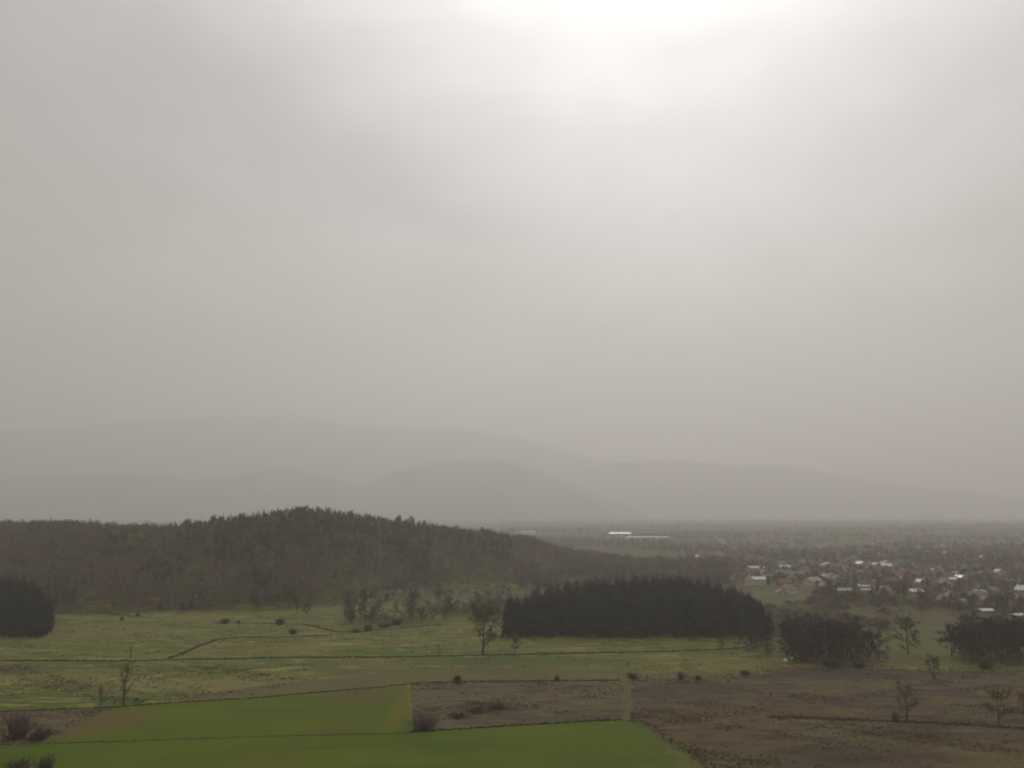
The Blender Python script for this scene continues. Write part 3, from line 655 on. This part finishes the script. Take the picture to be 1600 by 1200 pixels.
def in_poly(X, Y, poly):
    ins = np.zeros(len(X), bool); n = len(poly)
    for i in range(n):
        (x1, y1), (x2, y2) = poly[i], poly[(i + 1) % n]; c = (y1 > Y) != (y2 > Y)
        with np.errstate(divide='ignore', invalid='ignore'): ins ^= c & (X < (x2 - x1) * (Y - y1) / (y2 - y1) + x1)
    return ins
def tufts(pix, n, thr, seed):
    poly = [G(*p) for p in pix]; a = np.array(poly); X = rng.uniform(a[:, 0].min(), a[:, 0].max(), n); Y = rng.uniform(a[:, 1].min(), a[:, 1].max(), n)
    ok = in_poly(X, Y, poly) & (vnoise(X * .6, Y, .09, seed) + .5 * vnoise(X * .6, Y, .31, seed + 2) + .3 * vnoise(X * .5 + 7, Y, .021, seed + 5) + rng.normal(0, .38, n) > thr); return np.column_stack([X[ok], Y[ok]])
big = [(986, 1063), (1190, 1056), (1300, 1042), (1440, 1050), (1660, 1056), (1700, 1225), (1150, 1225), (1060, 1165), (985, 1126)]
mid = [(642, 1070), (974, 1064), (973, 1122), (800, 1132), (645, 1142)]; lf_ = [(-40, 1114), (172, 1108), (70, 1158), (-40, 1163)]
Q = np.vstack([tufts(big, 70000, .62, 1.0), tufts(mid, 18000, .6, 2.0), tufts(lf_, 3500, .4, 3.0), polyline_pts([(985, 1062), (1090, 1063), (1190, 1055), (1215, 1045), (1300, 1039), (1440, 1047), (1560, 1049), (1660, 1054)], 7, 11), polyline_pts([(640, 1069), (760, 1065), (970, 1063)], 4, 5), polyline_pts([(984, 1124), (1010, 1131), (1062, 1165), (1110, 1200)], 7, 4)])
pale = rng.random(len(Q)) < .12
V, T, m = scatter(TUF, Q[:, 0], Q[:, 1], np.zeros(len(Q)), rng.uniform(.6, 1.4, len(Q)), rng.uniform(.3, .8, len(Q)), rng.integers(0, 3, len(Q)), np.where(pale, 1, 0))
tag(link('weeds', mesh_np('weeds', V, T, [M['brownweeds'], M['paleweeds']], m)), 'brown dead weeds covering the fallow fields', 'weeds', kind='stuff')
mdw = [(-80, 1105), (-80, 990), (100, 985), (110, 950), (480, 955), (700, 978), (790, 985), (1200, 992), (1215, 1040), (1000, 1050), (700, 1045), (500, 1078), (300, 1095)]
Q = np.vstack([tufts(mdw, 40000, .62, 4.0), tufts([(-40, 1040), (500, 1038), (420, 1085), (200, 1100), (-40, 1106)], 16000, .55, 6.0)])
V, T, m = scatter(TUF, Q[:, 0], Q[:, 1], np.zeros(len(Q)), rng.uniform(.8, 2.2, len(Q)), rng.uniform(.3, .8, len(Q)), rng.integers(0, 3, len(Q)), np.where(rng.random(len(Q)) < .8, 1, 0))
tag(link('grass', mesh_np('grass', V, T, [M['weeds'], M['paleweeds']], m)), 'pale dry grass tufts scattered over the green meadow', 'grass', kind='stuff')

# ------------------------------------------------------------------ white bales
M['wrap'] = mk('white_wrap', (.9, .9, .88), [((.7, .7, .68), 3, .5, .7, 3, S1, 120)], rough=.18, spec=1.0)
def bale(px, py, r, label):
    x, y = G(px, py); me = bpy.data.meshes.new('bale'); n = 20; V = []; Fc = []
    prof = [(-.62, 0), (-.64, .55), (-.6, .88), (-.5, .985), (-.2, 1.0), (0, .995), (.2, 1.0), (.5, .985), (.6, .88), (.64, .55), (.62, 0)]
    for a, b in prof:
        for i in range(n):
            t = 2 * math.pi * i / n; V.append((a * r, math.cos(t) * b * r, r * .97 + math.sin(t) * b * r * .97 + (.02 * math.sin(t * 5))))
    for k in range(len(prof) - 1):
        for i in range(n): j = (i + 1) % n; Fc.append((k * n + i, k * n + j, (k + 1) * n + j, (k + 1) * n + i))
    me.from_pydata(V, [], Fc); me.materials.append(M['wrap']); me.update()
    for p in me.polygons: p.use_smooth = True
    o = link('hay_bale', me); o.location = (x, y, 0); o.rotation_euler = (0, 0, .6); tag(o, label, 'bale', 'white bales by the copse')
bale(1227.5, 1034.5, .95, 'larger nearer white wrapped bale on the meadow left of the copse')
bale(1237.5, 1030.5, .7, 'smaller farther white wrapped bale right behind the larger one')

# ------------------------------------------------------------------ village
def hm(name, c, **k): return mk(name, c, [(tuple(v * .8 for v in c), .5, .5, .7, 4, S1, random.randrange(200))], **k)
WALLS = {'white': hm('white_render', (.62, .61, .58)), 'cream': hm('cream_render', (.5, .45, .36)), 'grey': hm('grey_render', (.3, .29, .28))}
ROOFS = {'red': hm('red_tile', (.27, .105, .075), rough=.6, spec=.3), 'brown': hm('brown_tile', (.15, .09, .07), rough=.6, spec=.3), 'grey': hm('grey_slate', (.17, .17, .175), rough=.45, spec=.5), 'pale': hm('pale_sheet_metal', (.72, .71, .70), rough=.3, spec=.6), 'pink': hm('faded_red_tile', (.42, .24, .20), rough=.4, spec=.5)}
M['glass'] = mk('window_glass', (.04, .045, .05), rough=.1, spec=.6); M['door'] = mk('door_wood', (.10, .06, .04)); M['frame'] = mk('window_frame', (.6, .6, .58))
def boxm(name, x0, x1, y0, y1, z0, z1, m):
    V = [(x, y, z) for z in (z0, z1) for x, y in ((x0, y0), (x1, y0), (x1, y1), (x0, y1))]
    me = bpy.data.meshes.new(name); me.from_pydata(V, [], [(3, 2, 1, 0), (4, 5, 6, 7), (0, 1, 5, 4), (1, 2, 6, 5), (2, 3, 7, 6), (3, 0, 4, 7)]); me.materials.append(m); me.update(); return me
WIN = boxm('window_frame_shape', -.62, .62, -.05, .04, -.78, .78, M['frame']); PANE = boxm('window_pane', -.5, .5, -.06, -.03, -.66, .66, M['glass'])
HOUSES = []
def house(x, y, w, d, he, hr, rz, wall, roof, detail, name='house', chim=True):
    e = empty(name, x, y, float(hfun(x, y)), rz); w2, d2 = w / 2, d / 2
    V = [(-w2, -d2, -.3), (w2, -d2, -.3), (w2, d2, -.3), (-w2, d2, -.3), (-w2, -d2, he), (w2, -d2, he), (w2, d2, he), (-w2, d2, he), (-w2, 0, he + hr), (w2, 0, he + hr)]
    me = bpy.data.meshes.new('house_wall'); me.from_pydata(V, [], [(0, 1, 5, 4), (2, 3, 7, 6), (1, 2, 6, 9, 5), (3, 0, 4, 8, 7), (3, 2, 1, 0)]); me.materials.append(WALLS[wall]); me.update(); link('wall', me, e)
    o = .5; s = hr / d2; V = []
    for sg in (-1, 1):
        for xx in (-w2 - o, w2 + o):
            for yy, dz in ((sg * (d2 + o), 0), (0, 0), (0, .28), (sg * (d2 + o), .28)): V.append((xx, yy, he + hr - abs(yy) * s + dz + .03))
    Fc = []
    for k in (0, 8):
        f = [(0, 1, 2, 3), (4, 7, 6, 5), (3, 2, 6, 7), (0, 4, 5, 1), (0, 3, 7, 4), (1, 5, 6, 2)]
        Fc += [tuple(k + i for i in q) for q in f]
    me = bpy.data.meshes.new('house_roof'); me.from_pydata(V, [], Fc); me.materials.append(ROOFS[roof]); me.update()
    import bmesh as _b
    bm = _b.new(); bm.from_mesh(me); _b.ops.recalc_face_normals(bm, faces=bm.faces); bm.to_mesh(me); bm.free()
    r = link('roof', me, e)
    if chim: link('chimney', boxm('chimney', w2 * .3 - .35, w2 * .3 + .35, .6, 1.2, he + hr * .5, he + hr + 1.0, WALLS['grey']), r)
    if detail:
        nw = max(2, int(w / 3.2)); rows = [1.6] + ([4.2] if he > 5 else [])
        for side in (-1, 1):
            for zz in rows:
                for i in range(nw):
                    f = link('window', WIN, e); f.location = (-w2 + w * (i + .5) / nw, side * d2, zz); f.rotation_euler = (0, 0, 0 if side < 0 else math.pi); link('pane', PANE, f)
        for side in (-1, 1):
            for yy in (-d / 4, d / 4):
                f = link('window', WIN, e); f.location = (side * w2, yy, he - .6 if he < 5 else 4.2); f.rotation_euler = (0, 0, side * math.pi / 2); link('pane', PANE, f)
        link('door', boxm('door', -.5, .5, -d2 - .08, -d2 + .02, 0, 2.05, M['door']), e) if nw % 2 == 0 else None
    return e
VG = 'village houses seen over the fields'
def spec(px, py, w, d, he, hr, rz, wall, roof, label, name='house', catg='house', chim=True):
    x, y = G(px, py); e = house(x, y, w, d, he, hr, R(rz), wall, roof, y < 1100, name, chim); tag(e, label, catg, VG); HOUSES.append((x, y, max(w, d), None)); return e
spec(1590, 968, 9, 7, 3, 1.0, 25, 'white', 'pale', 'pale metal roofed building glinting above the right copse, nearest of the village', chim=False)
spec(1540, 960, 10, 7, 3, 1.0, 8, 'grey', 'pale', 'glinting pale roofed house just left of the nearest village building', chim=False)
spec(1492, 914, 10, 8, 6, 1.4, -15, 'white', 'pale', 'lone small white building shining in the middle of the right village', chim=False)
spec(1350, 923, 12, 8, 4, 1.2, 3, 'white', 'pale', 'small white roofed shed at the right end of the grey hall', 'shed', 'shed', False)
spec(1330, 929, 38, 12, 4, 1.6, 2, 'grey', 'grey', 'long low grey hall in front of the red roofed houses', 'hall', 'hall', False)
spec(1270, 915, 17, 11, 5, 3.4, 32, 'white', 'pink', 'large house with a faded pink roof left of the twin gabled house')
spec(1300, 911, 15, 10, 6, 4, 80, 'white', 'red', 'white gabled house under a red roof, right of the pink roof')
spec(1308, 913, 14, 10, 5.6, 4, 86, 'white', 'red', 'white gable with red roof close beside its twin')
spec(1180, 892, 24, 10, 4, 2.0, 28, 'white', 'pale', 'big building with bright white slanting roof behind the end of the spruce grove', 'barn', 'barn', False)
spec(1171, 914, 14, 9, 6, 3.5, 75, 'white', 'red', 'white house with red roof next to the spruce grove end')
spec(1183, 914, 16, 10, 6, 2.4, 5, 'white', 'pale', 'white walled house with pale roof below the bright slanting roof')
spec(1198, 907, 12, 8, 4, 3, 10, 'grey', 'grey', 'grey house right of the white walled pair')
spec(1094, 883, 17, 10, 5, 1.8, 4, 'white', 'pale', 'solitary pale roofed house above the left half of the grove')
spec(1372, 889, 18, 10, 6, 2.4, 5, 'white', 'pale', 'left one of the two bright roofs behind the red roofed houses')
spec(1384, 891, 14, 10, 6, 2.4, -20, 'white', 'pale', 'right one of the two bright roofs behind the red roofed houses')
spec(1221, 886, 13, 9, 5, 3, 10, 'white', 'grey', 'small pale house right of the bright slanting roof')
spec(1222, 902, 15, 9, 5, 3, 5, 'cream', 'grey', 'grey roofed cream house between the white pair and pink roof')
spec(1360, 903, 18, 11, 5, 4, 5, 'cream', 'brown', 'brown roofed house left above the tall dark tree')
spec(1412, 904, 26, 12, 5, 4.5, -6, 'cream', 'red', 'broad red roofed house right behind the tall dark tree')
spec(1376, 930, 14, 10, 4, 4, 10, 'white', 'pink', 'pinkish roofed house left of the tall dark tree')
spec(1430, 931, 12, 9, 4, 2, 12, 'white', 'pale', 'low pale roofed house just right of the tall dark tree')
x, y = G(1000, 842.5)
for (px, py, w, d, he, hr, lab) in [(1012, 844, 118, 30, 8, 1.5, 'very long low white factory hall on the hazy plain'), (968, 841, 62, 40, 13, 4, 'taller pale hall at the left end of the long factory'), (822, 835, 64, 40, 8, 3, 'faint pale hall farthest left at the tip of the wooded hill')]:
    x, y = G(px, py); e = house(x, y, w, d, he, hr, R(3), 'white', 'grey' if px < 900 else 'pale', False, 'factory_hall', False); tag(e, lab, 'hall', 'factory halls on the far plain')
LM = [(1180, 'bright slanting roof'), (1270, 'pink roofed house'), (1330, 'long grey hall'), (1413, 'tall dark tree'), (1492, 'lone shining building'), (1590, 'nearest glinting building')]
random.seed(77)
cnt = {}; made = []
tries = 0
while len(made) < 128 and tries < 4000:
    tries += 1
    py = 868 + 84 * random.random() ** 1.0; px = random.uniform(1150 if py > 890 else 1080, 1625)
    if py > 932 and px < 1440: continue
    if px < 1215 and py > 905: continue
    x, y = G(px, py)
    if any(math.hypot(x - a, y - b) < 14 + c * .4 for a, b, c, _ in HOUSES): continue
    HOUSES.append((x, y, 11, None)); made.append((px, py, x, y))
made.sort(key=lambda q: (min(abs(q[0] - l[0]) for l in LM)))
ORD = ['nearest', 'second', 'third', 'fourth', 'fifth', 'sixth', 'seventh', 'eighth', 'ninth', 'tenth', 'eleventh', 'twelfth']
for px, py, x, y in made:
    wall = random.choice(['white', 'white', 'cream', 'cream', 'grey']); roof = random.choice(['red', 'red', 'red', 'brown', 'brown', 'brown', 'grey', 'grey'] + (['pale'] if random.random() < .7 else []))
    e = house(x, y, random.uniform(10, 15), random.uniform(8, 10), random.choice([3.2, 3.2, 5.6]), random.uniform(2.6, 4.4), R(random.choice([random.gauss(8, 14), random.gauss(95, 14)])), wall, roof, y < 900)
    l = min(LM, key=lambda q: abs(q[0] - px)); side = 'left' if px < l[0] else 'right'; key = (wall, roof, l[1], side); k = cnt.get(key, 0); cnt[key] = k + 1
    tag(e, f"{roof} roofed {wall} house, {ORD[min(k, 11)]} of its colours to the {side} of the {l[1]}", 'house', VG)
for i in range(95):
    py = random.uniform(838, 868); px = random.uniform(1120, 1620); x, y = G(px, py)
    e = house(x, y, random.uniform(12, 20), 10, random.choice([5, 7]), random.uniform(2, 4), R(random.gauss(0, 30)), random.choice(['white', 'cream', 'grey']), random.choice(['red', 'brown', 'grey', 'grey', 'brown']), False, chim=False)
    tag(e, 'tiny house fading into the haze at the far side of the village', 'house', 'far village houses in the haze')
# trees between the houses
LD = [mesh_np('village_tree', *t_lowdec(11, 3.8, 700 + i, 110), [M['woodbrown' if i == 0 else 'woodgrey' if i == 1 else 'woodolive']]) for i in range(3)]
LD.append(mesh_np('village_tree', *t_lowdec(11, 3.6, 705, 110), [M['woodred']])); LC = mesh_np('village_conifer', *t_lowcon(12, 2.2, 706, 110), [M['woodpine']])
n = 0; tries = 0
while n < 225 and tries < 5000:
    tries += 1; py = random.uniform(880, 962); px = random.uniform(1150, 1630)
    if px < 1270 and py > 917: continue
    if px < 1200 and py > 900: continue
    x, y = G(px, py)
    if any(math.hypot(x - a, y - b) < c * .55 + 3 for a, b, c, _ in HOUSES): continue
    k = random.choice([0, 0, 1, 1, 2, 3, 4]); s = random.uniform(.6, 1.15)
    o = link('village_conifer' if k == 4 else 'village_tree', LC if k == 4 else LD[k]); o.location = (x, y, 0); o.rotation_euler = (0, 0, random.uniform(0, 6.28)); o.scale = (s, s, s); n += 1
    if k == 4: tag(o, 'dark conifer among the village houses', 'tree', 'conifers among the village houses')
    else: tag(o, ['brown bare tree among the village houses', 'grey bare tree among the village houses', 'olive budding tree among the village houses', 'reddish bare tree among the village houses'][k], 'tree', 'bare trees among the village houses')
random.seed(9)
POP = bare_set(20, .10, 720, 'leafdark', tw=.22, nl=16, nb=6, nt=7, el=(60, 82), z0=.08)
single('poplar_tree', 1413, 946, 909, POP, 20, 'tall dark columnar tree standing in front of the red roofed houses', 'tree', wide=1.25)
# scrub between the grove, the copses and the village: one mass
def scrub():
    px = rng.uniform(1190, 1640, 1900); py = rng.uniform(934, 985, 1900); P = np.array([G(a, b) for a, b in zip(px, py)]); X, Y = P[:, 0], P[:, 1]
    ok = (vnoise(X, Y, .03, 2.2) > -.1) & ~((px > 1390) & (px < 1500) & (py > 966)) & ~((px < 1250) & (py < 946)); X, Y = X[ok], Y[ok]
    a = [np.array(G(p, q)) for p, q in zip(np.concatenate([rng.uniform(1246, 1388, 260), rng.uniform(1506, 1640, 230), rng.uniform(1165, 1220, 40)]), np.concatenate([rng.uniform(1008, 1040, 260), rng.uniform(1008, 1042, 230), rng.uniform(1004, 1022, 40)]))]
    a = np.array([q for q in a if not (1216 < 800 + q[0] / q[1] * F * 1.0126 < 1244 and q[1] < 430)])
    X = np.concatenate([X, a[:, 0]]); Y = np.concatenate([Y, a[:, 1]])
    which, mi = wood_pick(X, Y, np.full(len(X), .04)); which = np.minimum(which, 2); S = rng.uniform(.3, .6, len(X)); S[-len(a):] *= .55; mi[-len(a):] = rng.choice([0, 1, 4], len(a))
    V, T, m = scatter(LOW, X, Y, np.zeros(len(X)) - .2, S * 1.2, S * .8, which, mi)
    tag(link('scrub', mesh_np('scrub', V, T, WM, m)), 'brown scrub growing between the meadow and the village', 'scrub', kind='stuff')
scrub()
def gardens():
    n = 3800; px = rng.uniform(1060, 1660, n); py = 862 + 92 * rng.random(n); P = np.array([G(a, b) for a, b in zip(px, py)]); X, Y = P[:, 0], P[:, 1]
    HA = np.array([(a, b, c) for a, b, c, _ in HOUSES]); d = np.min(np.hypot(X[:, None] - HA[None, :, 0], Y[:, None] - HA[None, :, 1]) - HA[None, :, 2] * .5, axis=1)
    ok = (d > 4) & (vnoise(X, Y, .02, 6) > -.45) & ~((px < 1275) & (py > 915)) & ~((px < 1440) & (py > 935)); X, Y = X[ok], Y[ok]
    which, mi = wood_pick(X, Y, np.full(len(X), .12)); S = rng.uniform(.3, .78, len(X))
    V, T, m = scatter(LOW, X, Y, np.zeros(len(X)) - .2, S * 1.1, S, which, mi)
    tag(link('garden_greenery', mesh_np('garden_greenery', V, T, WM, m)), 'low brown hedges and orchards filling the gardens of the village', 'gardens', kind='stuff')
gardens()

# ------------------------------------------------------------------ air
V = [(x, y, z) for z in (-6, 1990) for x, y in ((-20500, -20500), (20500, -20500), (20500, 20500), (-20500, 20500))]
me = bpy.data.meshes.new('haze'); me.from_pydata(V, [], [(3, 2, 1, 0), (4, 5, 6, 7), (0, 1, 5, 4), (1, 2, 6, 5), (2, 3, 7, 6), (3, 0, 4, 7)]); me.update()
hz = bpy.data.materials.new('haze'); hz.use_nodes = True; nt = hz.node_tree; nt.nodes.clear()
out = nt.nodes.new('ShaderNodeOutputMaterial'); pv = nt.nodes.new('ShaderNodeVolumePrincipled')
pv.inputs['Color'].default_value = (.97, .948, .93, 1); pv.inputs['Density'].default_value = 2.35e-4; pv.inputs['Anisotropy'].default_value = .45
nt.links.new(pv.outputs[0], out.inputs['Volume']); me.materials.append(hz)
tag(link('haze', me), 'grey rain haze filling the whole valley', 'haze', kind='stuff')

# ------------------------------------------------------------------ light
SUN_EL, SUN_AZ = R(37), R(9.5)
sd = Vector((math.sin(SUN_AZ) * math.cos(SUN_EL), math.cos(SUN_AZ) * math.cos(SUN_EL), math.sin(SUN_EL)))
sl = bpy.data.lights.new('sun', 'SUN'); sl.energy = .95; sl.angle = R(14); sl.color = (1, .965, .92)
so = bpy.data.objects.new('sun', sl); COL.objects.link(so); so.rotation_euler = (-sd).to_track_quat('-Z', 'Y').to_euler(); so.location = (0, 0, 3000)
w = bpy.data.worlds.new('World'); sc.world = w; w.use_nodes = True; nt = w.node_tree; N = nt.nodes; L = nt.links
bg = N['Background']; bg.inputs['Strength'].default_value = 1
def math_(op, a, b=None, c=None):
    m = N.new('ShaderNodeMath'); m.operation = op
    for i, v in enumerate((a, b, c)):
        if v is None: continue
        if isinstance(v, (int, float)): m.inputs[i].default_value = v
        else: L.new(v, m.inputs[i])
    return m.outputs[0]
tc = N.new('ShaderNodeTexCoord'); dirn = tc.outputs['Generated']
dp = N.new('ShaderNodeVectorMath'); dp.operation = 'DOT_PRODUCT'; L.new(dirn, dp.inputs[0]); dp.inputs[1].default_value = sd
dot = math_('MAXIMUM', dp.outputs['Value'], 0)
SKY_BASE, GLOW_W, GLOW_N = .36, .76, .26
wide = math_('MULTIPLY', math_('POWER', dot, 11), GLOW_W); core = math_('MULTIPLY', math_('POWER', dot, 60), GLOW_N)
nz = N.new('ShaderNodeTexNoise'); nz.inputs['Scale'].default_value = 1.6; nz.inputs['Detail'].default_value = 5; nz.inputs['Roughness'].default_value = .5; nz.inputs['Distortion'].default_value = .4
mp = N.new('ShaderNodeMapping'); mp.inputs['Scale'].default_value = (1, 1, 2.2); mp.inputs['Location'].default_value = (1.7, .9, .6); L.new(dirn, mp.inputs[0]); L.new(mp.outputs[0], nz.inputs['Vector'])
cl = N.new('ShaderNodeMapRange'); L.new(nz.outputs['Fac'], cl.inputs['Value']); cl.inputs['From Min'].default_value = .25; cl.inputs['From Max'].default_value = .75; cl.inputs['To Min'].default_value = .66; cl.inputs['To Max'].default_value = 1.34
nz2 = N.new('ShaderNodeTexNoise'); nz2.inputs['Scale'].default_value = 5.5; nz2.inputs['Detail'].default_value = 7; nz2.inputs['Roughness'].default_value = .55; nz2.inputs['Distortion'].default_value = .8
L.new(mp.outputs[0], nz2.inputs['Vector'])
cl2 = N.new('ShaderNodeMapRange'); L.new(nz2.outputs['Fac'], cl2.inputs['Value']); cl2.inputs['From Min'].default_value = .25; cl2.inputs['From Max'].default_value = .75; cl2.inputs['To Min'].default_value = .925; cl2.inputs['To Max'].default_value = 1.065
lum = math_('MULTIPLY', math_('MULTIPLY', math_('ADD', math_('ADD', wide, core), SKY_BASE), cl.outputs[0]), cl2.outputs[0])
tint = N.new('ShaderNodeMix'); tint.data_type = 'RGBA'; L.new(math_('MULTIPLY', math_('POWER', dot, 9), 1.0), tint.inputs['Factor'])
tint.inputs['A'].default_value = (1.0, .965, .925, 1); tint.inputs['B'].default_value = (1, 1, 1, 1)
cv = N.new('ShaderNodeVectorMath'); cv.operation = 'SCALE'; L.new(tint.outputs['Result'], cv.inputs[0]); L.new(lum, cv.inputs['Scale'])
sky = N.new('ShaderNodeTexSky'); sky.sky_type = 'NISHITA'; sky.sun_disc = False; sky.sun_elevation = SUN_EL; sky.sun_rotation = SUN_AZ
sk = N.new('ShaderNodeVectorMath'); sk.operation = 'SCALE'; L.new(sky.outputs[0], sk.inputs[0]); sk.inputs['Scale'].default_value = .06
mx = N.new('ShaderNodeMix'); mx.data_type = 'RGBA'; mx.inputs['Factor'].default_value = .93; L.new(sk.outputs[0], mx.inputs['A']); L.new(cv.outputs[0], mx.inputs['B'])
L.new(mx.outputs['Result'], bg.inputs['Color'])

# ------------------------------------------------------------------ render settings
vs = sc.view_settings; sc.display_settings.display_device = 'sRGB'; vs.view_transform = 'Standard'; vs.look = 'None'; vs.gamma = 1; vs.exposure = .16
sc.render.engine = 'CYCLES'; c = sc.cycles
c.max_bounces = 6; c.diffuse_bounces = 2; c.glossy_bounces = 2; c.transmission_bounces = 1; c.volume_bounces = 4; c.transparent_max_bounces = 4
c.use_denoising = True; c.filter_width = 1.9
